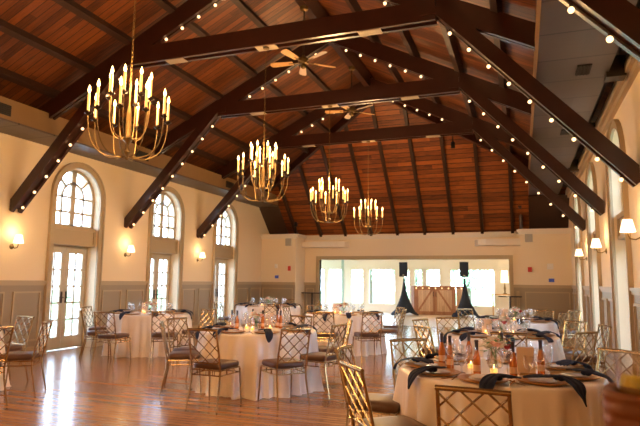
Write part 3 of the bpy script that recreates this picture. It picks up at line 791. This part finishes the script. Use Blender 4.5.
# ------------------------------------------------------------------ tableware prototypes
ZT = .7565
def p_charger():
    r = empty('charger_plate'); MB().lathe([(.11, .0), (.125, .002), (.165, .013), (.170, .019), (.163, .022), (.12, .010), (.02, .008)], 32).build('rim', M_charger, r, True)
    MB().lathe([(.06, .009), (.065, .011), (.093, .018), (.095, .021), (.089, .021), (.06, .014), (.01, .013)], 28).build('dinner_plate', M_ceram, r, True); return r
def p_glass(h, rb, kind):
    r = empty('wine_glass' if kind else 'water_glass')
    if kind:
        MB().lathe([(.034, .0), (.033, .003), (.006, .008), (.004, .02), (.004, h*.45), (.007, h*.5)], 14).build('stem', M_glass, r, True)
        MB().lathe([(.007, h*.5), (rb*.75, h*.58), (rb, h*.70), (rb*.95, h*.85), (rb*.78, h)], 16, cap=False).build('bowl', M_glass, r, True)
    else:
        MB().lathe([(.02, .0), (.03, .003), (.008, .012), (.006, .03), (.006, h*.32), (.012, h*.36), (rb*.85, h*.48), (rb, h*.7), (rb*.95, h)], 16, cap=False).build('bowl', M_glass, r, True)
    return r
def p_bottle():
    r = empty('wine_bottle')
    MB().lathe([(.023, 0), (.027, .004), (.027, .095), (.025, .125), (.015, .165), (.0115, .185), (.0115, .195)], 16).build('body', M_rose, r, True)
    MB().lathe([(.0276, .03), (.0276, .075)], 16, cap=False).build('label', M_label, r, True)
    MB().lathe([(.0125, .178), (.013, .19), (.013, .235), (.0145, .237), (.0145, .25), (.003, .251)], 14).build('foil', M_foil, r, True)
    return r
def p_flowers():
    rnd = random.Random(5); r = empty('flower_arrangement')
    v = MB().lathe([(.030, 0), (.042, .004), (.045, .05), (.040, .10), (.042, .12)], 18, cap=False).lathe([(.041, .004), (.002, .005)], 18, cap=False); v.build('vase', M_glass, r, True)
    st = MB()
    for i in range(9):
        a = rnd.uniform(0, 6.28); st.tube([(.015*math.cos(a), .015*math.sin(a), .01), (-.02*math.cos(a), -.02*math.sin(a), .10), (-.05*math.cos(a), -.05*math.sin(a), .15)], .002, 4)
    st.build('stems', M_leaf, r)
    for i in range(11):
        a = i*2.4; rr = .085*math.sqrt((i+.4)/11); z = .175 - rr*.5 + rnd.uniform(-.012, .02); s_ = rnd.uniform(.026, .038); b = MB()
        cx, cy = rr*math.cos(a), rr*math.sin(a)
        b.sphere((cx, cy, z), s_*.55, 8)
        for k in range(9):
            t_ = k*2.4; q = s_*(.35+.06*k); tl = .3+.08*k
            n_ = Vector((math.cos(t_), math.sin(t_), 0)); c0 = Vector((cx, cy, z)) + n_*q*.7
            u = Vector((-n_.y, n_.x, 0))*s_*.55; w_ = (Vector((0, 0, 1))*(1-tl*.6) + n_*tl*.7)*s_*.62
            b.add([c0-u*.5-w_*.8, c0+u*.5-w_*.8, c0+u+w_*.3, c0+u*.4+w_+n_*.004, c0-u*.4+w_+n_*.004, c0-u+w_*.3], [(0, 1, 2, 3, 4, 5)])
        b.build('bloom', M_petalr if i == 7 else (M_petalp if i % 4 == 1 else M_petal), r, True)
    lf = MB()
    for i in range(34):
        a = rnd.uniform(0, 6.28); q = rnd.uniform(.05, .12); z = rnd.uniform(.10, .19); n_ = Vector((math.cos(a), math.sin(a), rnd.uniform(-.3, .5))).normalized(); u = Vector((-n_.y, n_.x, 0)).normalized()*.011
        c0 = Vector((q*math.cos(a), q*math.sin(a), z)); lf.add([c0, c0+n_*.022+u, c0+n_*.05, c0+n_*.022-u], [(0, 1, 2, 3)])
    lf.build('leaves', M_leaf, r); return r
def p_votive():
    r = empty('votive_candle'); MB().lathe([(.025, 0), (.032, .003), (.036, .055)], 14, cap=False).build('holder', M_glass, r, True)
    MB().lathe([(.026, .004), (.026, .032), (.003, .033)], 12).build('wax', M_candle, r, True)
    MB().lathe([(.002, .033), (.005, .040), (.003, .052), (.0006, .058)], 6).build('flame', M_flame, r, True); return r
def p_card():
    r = empty('menu_card'); T = Matrix.Rotation(R(-8), 4, 'X')
    MB().box(-.065, .065, -.001, .001, .018, .20, M=T).build('card', M_card, r)
    MB().box(-.06, .06, -.02, .02, 0, .018).build('card_holder', M_bladeO, r); return r
def p_books():
    r = empty('place_card'); MB().box(-.095, -.004, -.045, .045, 0, .012).build('left_fold', M_cardw, r); MB().box(.004, .095, -.045, .045, 0, .012).build('right_fold', M_cardw, r); return r
def p_cut(kind):
    m_ = MB()
    if kind == 'fork':
        m_.bar((0, -.09, .004), (0, .04, .006), .007, .002); m_.bar((0, .04, .006), (0, .055, .005), .02, .002)
        for x in (-.008, -.003, .003, .008): m_.bar((x, .055, .005), (x, .09, .009), .0025, .002)
    else:
        m_.bar((0, -.10, .004), (0, 0, .005), .010, .004); m_.prism([(-.006, 0, .004), (.007, 0, .004), (.009, .08, .004), (.002, .11, .004), (-.006, .10, .004)], (0, 0, .002))
    return m_.build('table_fork' if kind == 'fork' else 'table_knife', M_gold)
def ribbon(mb, path, width, rnd, wv=.012):
    """cloth band along path; width per path point; folds across"""
    W = 10; ph = rnd.uniform(0, 6); P_ = [Vector(p) for p in path]; vs = []
    for i, p in enumerate(P_):
        d = P_[min(i+1, len(P_)-1)]-P_[max(i-1, 0)]; h = Vector((d.x, d.y, 0))
        sd = Vector((-h.y, h.x, 0)).normalized() if h.length > 1e-4 else Vector((1, 0, 0)); steep = min(1, abs(d.z)/max(d.length, 1e-6)*1.3)
        nrm = sd.cross(d).normalized(); nrm = nrm if nrm.z > 0 or steep > .7 else -nrm
        if steep > .7 and nrm.y < 0: nrm = -nrm
        for k in range(W+1):
            u = k/W*2-1; f_ = abs(math.sin(u*4.2+ph+i*.5))*wv + abs(math.cos(u*7+i*.9+ph))*wv*.7
            vs.append(p + sd*u*width[i] + nrm*f_)
    n_ = W+1; mb.add(vs, [(i*n_+k, i*n_+k+1, (i+1)*n_+k+1, (i+1)*n_+k) for i in range(len(P_)-1) for k in range(W)])
def p_napkin(seed):
    """+y points outward over the table edge, origin at the charger's centre"""
    rnd = random.Random(seed); E_ = .20; mb = MB(); s_ = -1 if seed % 2 else 1
    x1 = [.11, .09, .10, .08][seed-1]; tx = s_*[.10, .04, -.02, .07][seed-1]; drop = [.09, .03, .07, .01][seed-1]
    ribbon(mb, [(-s_*x1, -.05, .022), (-s_*x1*.6, -.02, .034), (-s_*.03, .03, .040), (tx*.5, .06, .042), (tx, .08, .040)], [.030, .060, .070, .055, .032], rnd, .014)
    ribbon(mb, [(-s_*.08, .02, .034), (tx*.3, .05, .046), (tx*.8, .09, .046), (tx, .13, .038), (tx*1.05, E_-.02, .024), (tx*1.1, E_+.012, .012), (tx*1.1, E_+.035, -.02), (tx*1.15, E_+.045, -.02-drop*.5), (tx*1.25, E_+.05, -.02-drop)], [.030, .060, .050, .045, .050, .052, .050, .036, .010], rnd, .012)
    for i in range(5):
        a = rnd.uniform(0, 6.28); mb.sphere((tx*.7+.025*math.cos(a), .085+.02*math.sin(a), .045), .022, 8, sx=1.3, sz=.6)
    o = mb.build('napkin', M_navy, None, True)
    md = o.modifiers.new('thick', 'SOLIDIFY'); md.thickness = .005; md.offset = 1
    md = o.modifiers.new('sub', 'SUBSURF'); md.levels = 1; md.render_levels = 1
    return o
P_ch, P_wg, P_gl = p_charger(), p_glass(.205, .040, 1), p_glass(.155, .036, 0)
P_bt, P_fl, P_vo, P_ca, P_bk = p_bottle(), p_flowers(), p_votive(), p_card(), p_books()
P_fk, P_kn = p_cut('fork'), p_cut('knife'); P_np = [p_napkin(s) for s in (1, 2, 3, 4)]
AN = {'A': [184, 222, 262, 304, 347, 32, 80, 132]}
SN = {'A': ['left', 'front-left', 'front', 'front-right', 'right', 'back-right', 'back', 'back-left']}
rnd = random.Random(11)
for k, (cx, cy, r_) in TC.items():
    toc = math.degrees(math.atan2(-cy, -cx))
    if k == 'A': angs = list(zip(AN['A'], SN['A']))
    else: angs = [(toc + 45*i + 10, DIRN[i].replace(' ', '-')) for i in range(8)]
    tn = TN[k]
    for j, (a, dn) in enumerate(angs):
        if k == 'H' and dn not in ('right', 'front-right', 'back-right', 'back'): continue
        a_ = R(a); u = Vector((math.cos(a_), math.sin(a_), 0)); v = Vector((-u.y, u.x, 0)); c = Vector((cx, cy, ZT))
        p = c + u*(r_-.195); place(P_ch, p, a_, 'gilt charger plate at the %s of %s' % (dn, tn), 'plate', 'chargers on ' + tn)
        off = {('A', 2): -.15, ('A', 1): .06}.get((k, j), rnd.uniform(-.03, .03))
        np_ = P_np[(j + ord(k)) % 4]
        q = c + u*(r_-.195) + v*(-off if k == 'A' and j == 2 else off); place(np_, q, a_-PI/2, 'navy napkin over the charger at the %s of %s' % (dn, tn), 'napkin', 'napkins on ' + tn)
        q = c + u*(r_-.40) + v*.13; place(P_wg, q, 0, 'tall wine glass at the %s of %s' % (dn, tn), 'wine glass', 'wine glasses on ' + tn)
        q = c + u*(r_-.385) - v*.0 + v*.03; place(P_gl, q, 0, 'short water glass at the %s of %s' % (dn, tn), 'glass', 'water glasses on ' + tn)
        if k in 'AB':
            place(P_fk, c + u*(r_-.20) - v*.19, a_+PI/2, 'gold fork at the %s of %s' % (dn, tn), 'fork', 'forks on ' + tn)
            place(P_kn, c + u*(r_-.20) + v*.19, a_+PI/2, 'gold knife at the %s of %s' % (dn, tn), 'knife', 'knives on ' + tn)
        if k == 'A' and dn in ('front', 'back-left'):
            place(P_bk, c + u*(r_-.20) + v*(.03) + Vector((0, 0, .024)), a_+PI/2-.1, 'folded pale cards on the charger at the %s of %s' % (dn, tn), 'place card', 'place cards')
    c = Vector((cx, cy, ZT))
    fa, fo, cardp = {'A': (0, (-.02, .12), (.21, -.15)), 'B': (0, (-.10, .12), (-.08, .48))}.get(k, (0, (0, 0), (-.18, .05)))
    fl_ = place(P_fl, c + Vector((*fo, 0)), ord(k), 'ivory and blush flowers in a glass vase on ' + tn, 'flowers', 'flower arrangements'); fl_.scale = (1.3, 1.3, 1.25)
    if k not in 'DH': place(P_ca, c + Vector((*cardp, 0)), math.atan2(cx, -cy)*-1+PI if False else R(20), 'upright blush card on a wooden stand on ' + tn, 'card', 'table cards')
    bts = {'A': [(-.44, .14, 'left pair'), (-.35, -.06, 'nearer of the left pair'), (-.24, .33, 'behind the candles'), (-.13, -.30, 'in front of the flowers'), (.12, -.30, 'right of the flowers'), (.31, -.10, 'right of the card'), (.02, .42, 'behind the flowers')],
           'B': [(-.45, .05, 'leftmost'), (-.33, -.02, 'second from left'), (-.30, .40, 'at the back left'), (-.02, .16, 'right of the flowers'), (.10, .38, 'right of the card'), (.20, .28, 'rightmost')]}.get(k, [])
    for bx, by, bn in bts: place(P_bt, c + Vector((bx, by, 0)), 0, 'rose wine bottle %s on %s' % (bn, tn), 'wine bottle', 'rose bottles on ' + tn)
    for i, (vx, vy, vn) in enumerate(((-.20, .02, 'left of the flowers'), (.14, .06, 'right of the flowers'), (-.02, -.16, 'in front of the flowers'))):
        place(P_vo, c + Vector((vx, vy, 0)), 0, 'lit votive candle %s on %s' % (vn, tn), 'candle', 'votive candles on ' + tn)

# ------------------------------------------------------------------ outside
tag(MB().box(-60, 60, -30, 90, -.25, -.13).build('lawn', M_grass), 'green lawn outside the windows', 'lawn', kind='stuff')
struct(MB().box(XL-16, XL-.40, Y0, YB, -.12, -.02).build('patio_left', M_pave)); struct(MB().box(XR+.40, XR+3.5, Y0, YB, -.12, -.02).build('patio_right', M_pave))
def tree(x, y, h, r_, seed, label, trunk=True):
    rnd = random.Random(seed); T = empty('tree' if trunk else 'shrub', (x, y, -.125))
    if trunk: MB().tube([(0, 0, 0), (.05, .03, h*.35), (0, .05, h*.7)], [.16, .11, .05], 8).build('trunk', M_bark, T, True)
    f = MB(); N = 900 if trunk else 500
    zc = h*.62 if trunk else h*.5
    for i in range(N):
        while True:
            p = Vector((rnd.uniform(-1, 1), rnd.uniform(-1, 1), rnd.uniform(-1, 1)))
            if .25 < p.length < 1: break
        p = Vector((p.x*r_, p.y*r_, zc + p.z*h*.42)) if trunk else Vector((p.x*r_, p.y*r_, max(.03, zc + p.z*h*.5)))
        s_ = rnd.uniform(.10, .2) if trunk else rnd.uniform(.03, .07)
        a = Vector((rnd.gauss(0, 1), rnd.gauss(0, 1), rnd.gauss(0, 1))).normalized(); b = a.cross(Vector((rnd.gauss(0, 1), rnd.gauss(0, 1), 1))).normalized()
        f.add([p-a*s_, p+b*s_*.5, p+a*s_, p-b*s_*.5], [(0, 1, 2, 3)])
    f.build('foliage', M_tree, T); tag(T, label, 'tree' if trunk else 'shrub')
for i, (x, y, h, r_, l) in enumerate(((-13.2, 33, 5, 2.2, 'leafy tree outside the left back windows'), (-9.5, 36, 6, 2.4, 'leafy tree outside behind the left loudspeaker'), (-6.2, 34, 4.5, 1.5, 'leafy tree outside behind the barn doors'), (-2.9, 32.5, 4.2, 1.8, 'leafy tree outside the right back window'), (.3, 35, 6, 2.4, 'leafy tree outside behind the lamp'))):
    tree(x, y, h, r_, i, l)
for i, (x, y, l) in enumerate(((-10.2, 10.2, 'low shrub outside the first arched door'), (-10.3, 13.6, 'low shrub outside the second arched door'), (-10.2, 17.0, 'low shrub outside the third arched door'))):
    tree(x, y, .95, .45, 20+i, l, False)

# ------------------------------------------------------------------ person at the right edge holding a tumbler
def person():
    gx, gy, gz = GX, GY, GZ
    P = empty('person', (.88, 1.15, 0)); tag(P, 'person at the right edge, only the hand holding a tumbler in view', 'person')
    off = Vector((-.88, -1.15, 0))
    def limb(mb, pts, rs):
        mb.tube([Vector(p)+off for p in pts], rs, 12)
        for p, r_ in zip(pts, rs): mb.sphere(Vector(p)+off, r_*1.0, 12)
    def curve(pts, rs, k=4):
        P_ = [Vector(p) for p in pts]; o, q = [], []
        for i in range(len(P_)-1):
            a, b, c, d = P_[max(i-1, 0)], P_[i], P_[i+1], P_[min(i+2, len(P_)-1)]
            for j in range(k):
                t = j/k; o.append(.5*((2*b)+(c-a)*t+(2*a-5*b+4*c-d)*t*t+(3*b-a-3*c+d)*t**3)); q.append(rs[i]*(1-t)+rs[i+1]*t)
        return o+[P_[-1]], q+[rs[-1]]
    b = MB(); cx, cy = .88, 1.15
    # torso, neck, head (faces -x)
    for z, rx, ry in ((.92, .12, .165), (1.0, .115, .16), (1.1, .105, .145), (1.2, .115, .155), (1.3, .12, .17), (1.38, .105, .17)):
        b.sphere(Vector((cx, cy, z))+off, 1, 20, sx=rx, sy=ry, sz=.11)
    limb(b, [(cx+.01, cy, 1.40), (cx-.01, cy, 1.53)], [.065, .055])
    b.sphere(Vector((cx-.02, cy, 1.64))+off, 1, 24, sx=.098, sy=.076, sz=.115)
    b.sphere(Vector((cx-.05, cy, 1.575))+off, 1, 16, sx=.058, sy=.052, sz=.05)
    limb(b, [(cx-.112, cy, 1.655), (cx-.133, cy, 1.612)], [.010, .016])
    b.sphere(Vector((cx-.105, cy, 1.568))+off, 1, 10, sx=.012, sy=.026, sz=.009)
    for s in (-1, 1):
        b.sphere(Vector((cx-.01, cy+s*.078, 1.635))+off, 1, 10, sx=.018, sy=.010, sz=.032)
        limb(b, *curve([(cx+.01, cy+s*.09, .92), (cx-.01, cy+s*.10, .5), (cx+.02, cy+s*.11, .09)], [.09, .06, .042]))
        limb(b, [(cx+.05, cy+s*.11, .04), (cx-.03, cy+s*.115, .045), (cx-.14, cy+s*.13, .03)], [.038, .042, .028])
    # left arm hangs
    limb(b, *curve([(cx, cy-.19, 1.39), (cx+.02, cy-.23, 1.10), (cx-.06, cy-.23, .86)], [.055, .042, .028]))
    limb(b, [(cx-.07, cy-.23, .82), (cx-.085, cy-.225, .76)], [.032, .028])
    for i in range(4): limb(b, *curve([(cx-.06-.018*i, cy-.225, .76), (cx-.065-.018*i, cy-.22, .71), (cx-.06-.018*i, cy-.205, .68+.004*abs(i-1))], [.010, .009, .008]))
    limb(b, *curve([(cx-.105, cy-.22, .80), (cx-.125, cy-.205, .77), (cx-.125, cy-.195, .74)], [.012, .010, .009]))
    # right arm raised to the glass
    wr = (gx+.115, gy+.085, gz-.035)
    limb(b, *curve([(cx, cy+.19, 1.39), (cx-.08, cy+.30, 1.12), wr], [.055, .043, .027]))
    limb(b, *curve([wr, (gx+.07, gy+.078, gz-.022), (gx+.03, gy+.062, gz-.016)], [.027, .031, .030]))
    for dz, r_ in ((.028, .0), (-.045, 0)): limb(b, [wr, (gx+.03, gy+.064, gz+dz*.8-.006)], [.025, .019])
    RR = .050
    for i in range(4):
        z = gz+.030-i*.0225; L_ = [272, 292, 284, 258][i]; rf = [.0105, .0112, .0105, .0092][i]; th0 = 68
        pts = []; 
        for k in range(4):
            a = R(th0 + (L_-th0)*k/3); q = RR + (.004 if k in (1, 2) else 0); pts.append((gx+q*math.cos(a), gy+q*math.sin(a), z-.002*k))
        o_, q_ = curve(pts, [rf*1.08, rf*1.05, rf, rf*.82], 5)
        q_ = [v*(1+.09*math.exp(-((j-5)/1.2)**2)+.08*math.exp(-((j-10)/1.2)**2)) for j, v in enumerate(q_)]
        limb(b, o_, q_)
    limb(b, *curve([(gx+.075, gy+.06, gz-.01), (gx+.062, gy+.01, gz+.015), (gx+.040, gy-.030, gz+.03), (gx+.014, gy-.046, gz+.034)], [.017, .0145, .0125, .0105]))
    body = b.build('body', M_skin, P, True)
    md = body.modifiers.new('merge', 'REMESH'); md.mode = 'VOXEL'; md.voxel_size = .0045; md.use_smooth_shade = True
    md = body.modifiers.new('soft', 'SMOOTH'); md.factor = .5; md.iterations = 4
    c = MB()
    for z, rx, ry in ((.90, .135, .18), (1.0, .13, .175), (1.1, .122, .163), (1.2, .13, .17), (1.3, .135, .185), (1.37, .12, .185)):
        c.sphere(Vector((cx, cy, z))+off, 1, 20, sx=rx, sy=ry, sz=.11)
    a_, r_ = curve([(cx, cy+.19, 1.385), (cx-.05, cy+.265, 1.22)], [.068, .062]); limb(c, a_, r_)
    a_, r_ = curve([(cx, cy-.19, 1.385), (cx+.012, cy-.22, 1.20)], [.068, .062]); limb(c, a_, r_)
    sh = c.build('shirt', M_shirt, P, True); md = sh.modifiers.new('merge', 'REMESH'); md.mode = 'VOXEL'; md.voxel_size = .012; md.use_smooth_shade = True
    t_ = MB()
    for s in (-1, 1): limb(t_, *curve([(cx+.01, cy+s*.088, .93), (cx-.01, cy+s*.10, .5), (cx+.02, cy+s*.11, .13)], [.105, .078, .068]))
    t_.sphere(Vector((cx, cy, .93))+off, 1, 20, sx=.14, sy=.185, sz=.10)
    tr = t_.build('trousers', M_trou, P, True); md = tr.modifiers.new('merge', 'REMESH'); md.mode = 'VOXEL'; md.voxel_size = .012; md.use_smooth_shade = True
    for s in (-1, 1):
        q = MB(); limb(q, [(cx+.055, cy+s*.11, .05), (cx-.03, cy+s*.115, .055), (cx-.15, cy+s*.13, .04)], [.048, .053, .038]); sh_ = q.build('shoe', M_black, P, True)
        e = MB(); e.sphere(Vector((cx-.103, cy+s*.031, 1.65))+off, .012, 10); e.build('eye', M_ceram, P, True)
    h_ = MB(); h_.sphere(Vector((cx+.008, cy, 1.665))+off, 1, 20, sx=.098, sy=.086, sz=.112); h_.sphere(Vector((cx+.04, cy, 1.60))+off, 1, 16, sx=.06, sy=.075, sz=.07); h_.build('hair', M_hair, P, True)
    # tumbler
    T = empty('tumbler', (gx, gy, gz-.055)); tag(T, 'clear tumbler of amber drink with lemon held in the hand at right', 'glass')
    MB().lathe([(.002, .0), (.031, .001), (.033, .01), (.039, .155)], 28, cap=False).lathe([(.002, .008), (.030, .009), (.037, .155)], 28, cap=False).build('glass_wall', M_glass, T, True)
    MB().lathe([(.029, .010), (.0335, .098), (.001, .099)], 24).build('drink', M_amber, T, True)
    for i in range(4):
        a = R(185 + 32*i); Mx = Matrix.Translation((.024*math.cos(a), .024*math.sin(a), .100)) @ Matrix.Rotation(a, 4, 'Z') @ Matrix.Rotation(R(80), 4, 'Y')
        MB().lathe([(.018, -.002), (.019, 0), (.018, .002)], 16, M=Mx).build('lemon_slice', M_lemon, T, True)
GX, GY, GZ = .192, 1.17, 1.195
person()
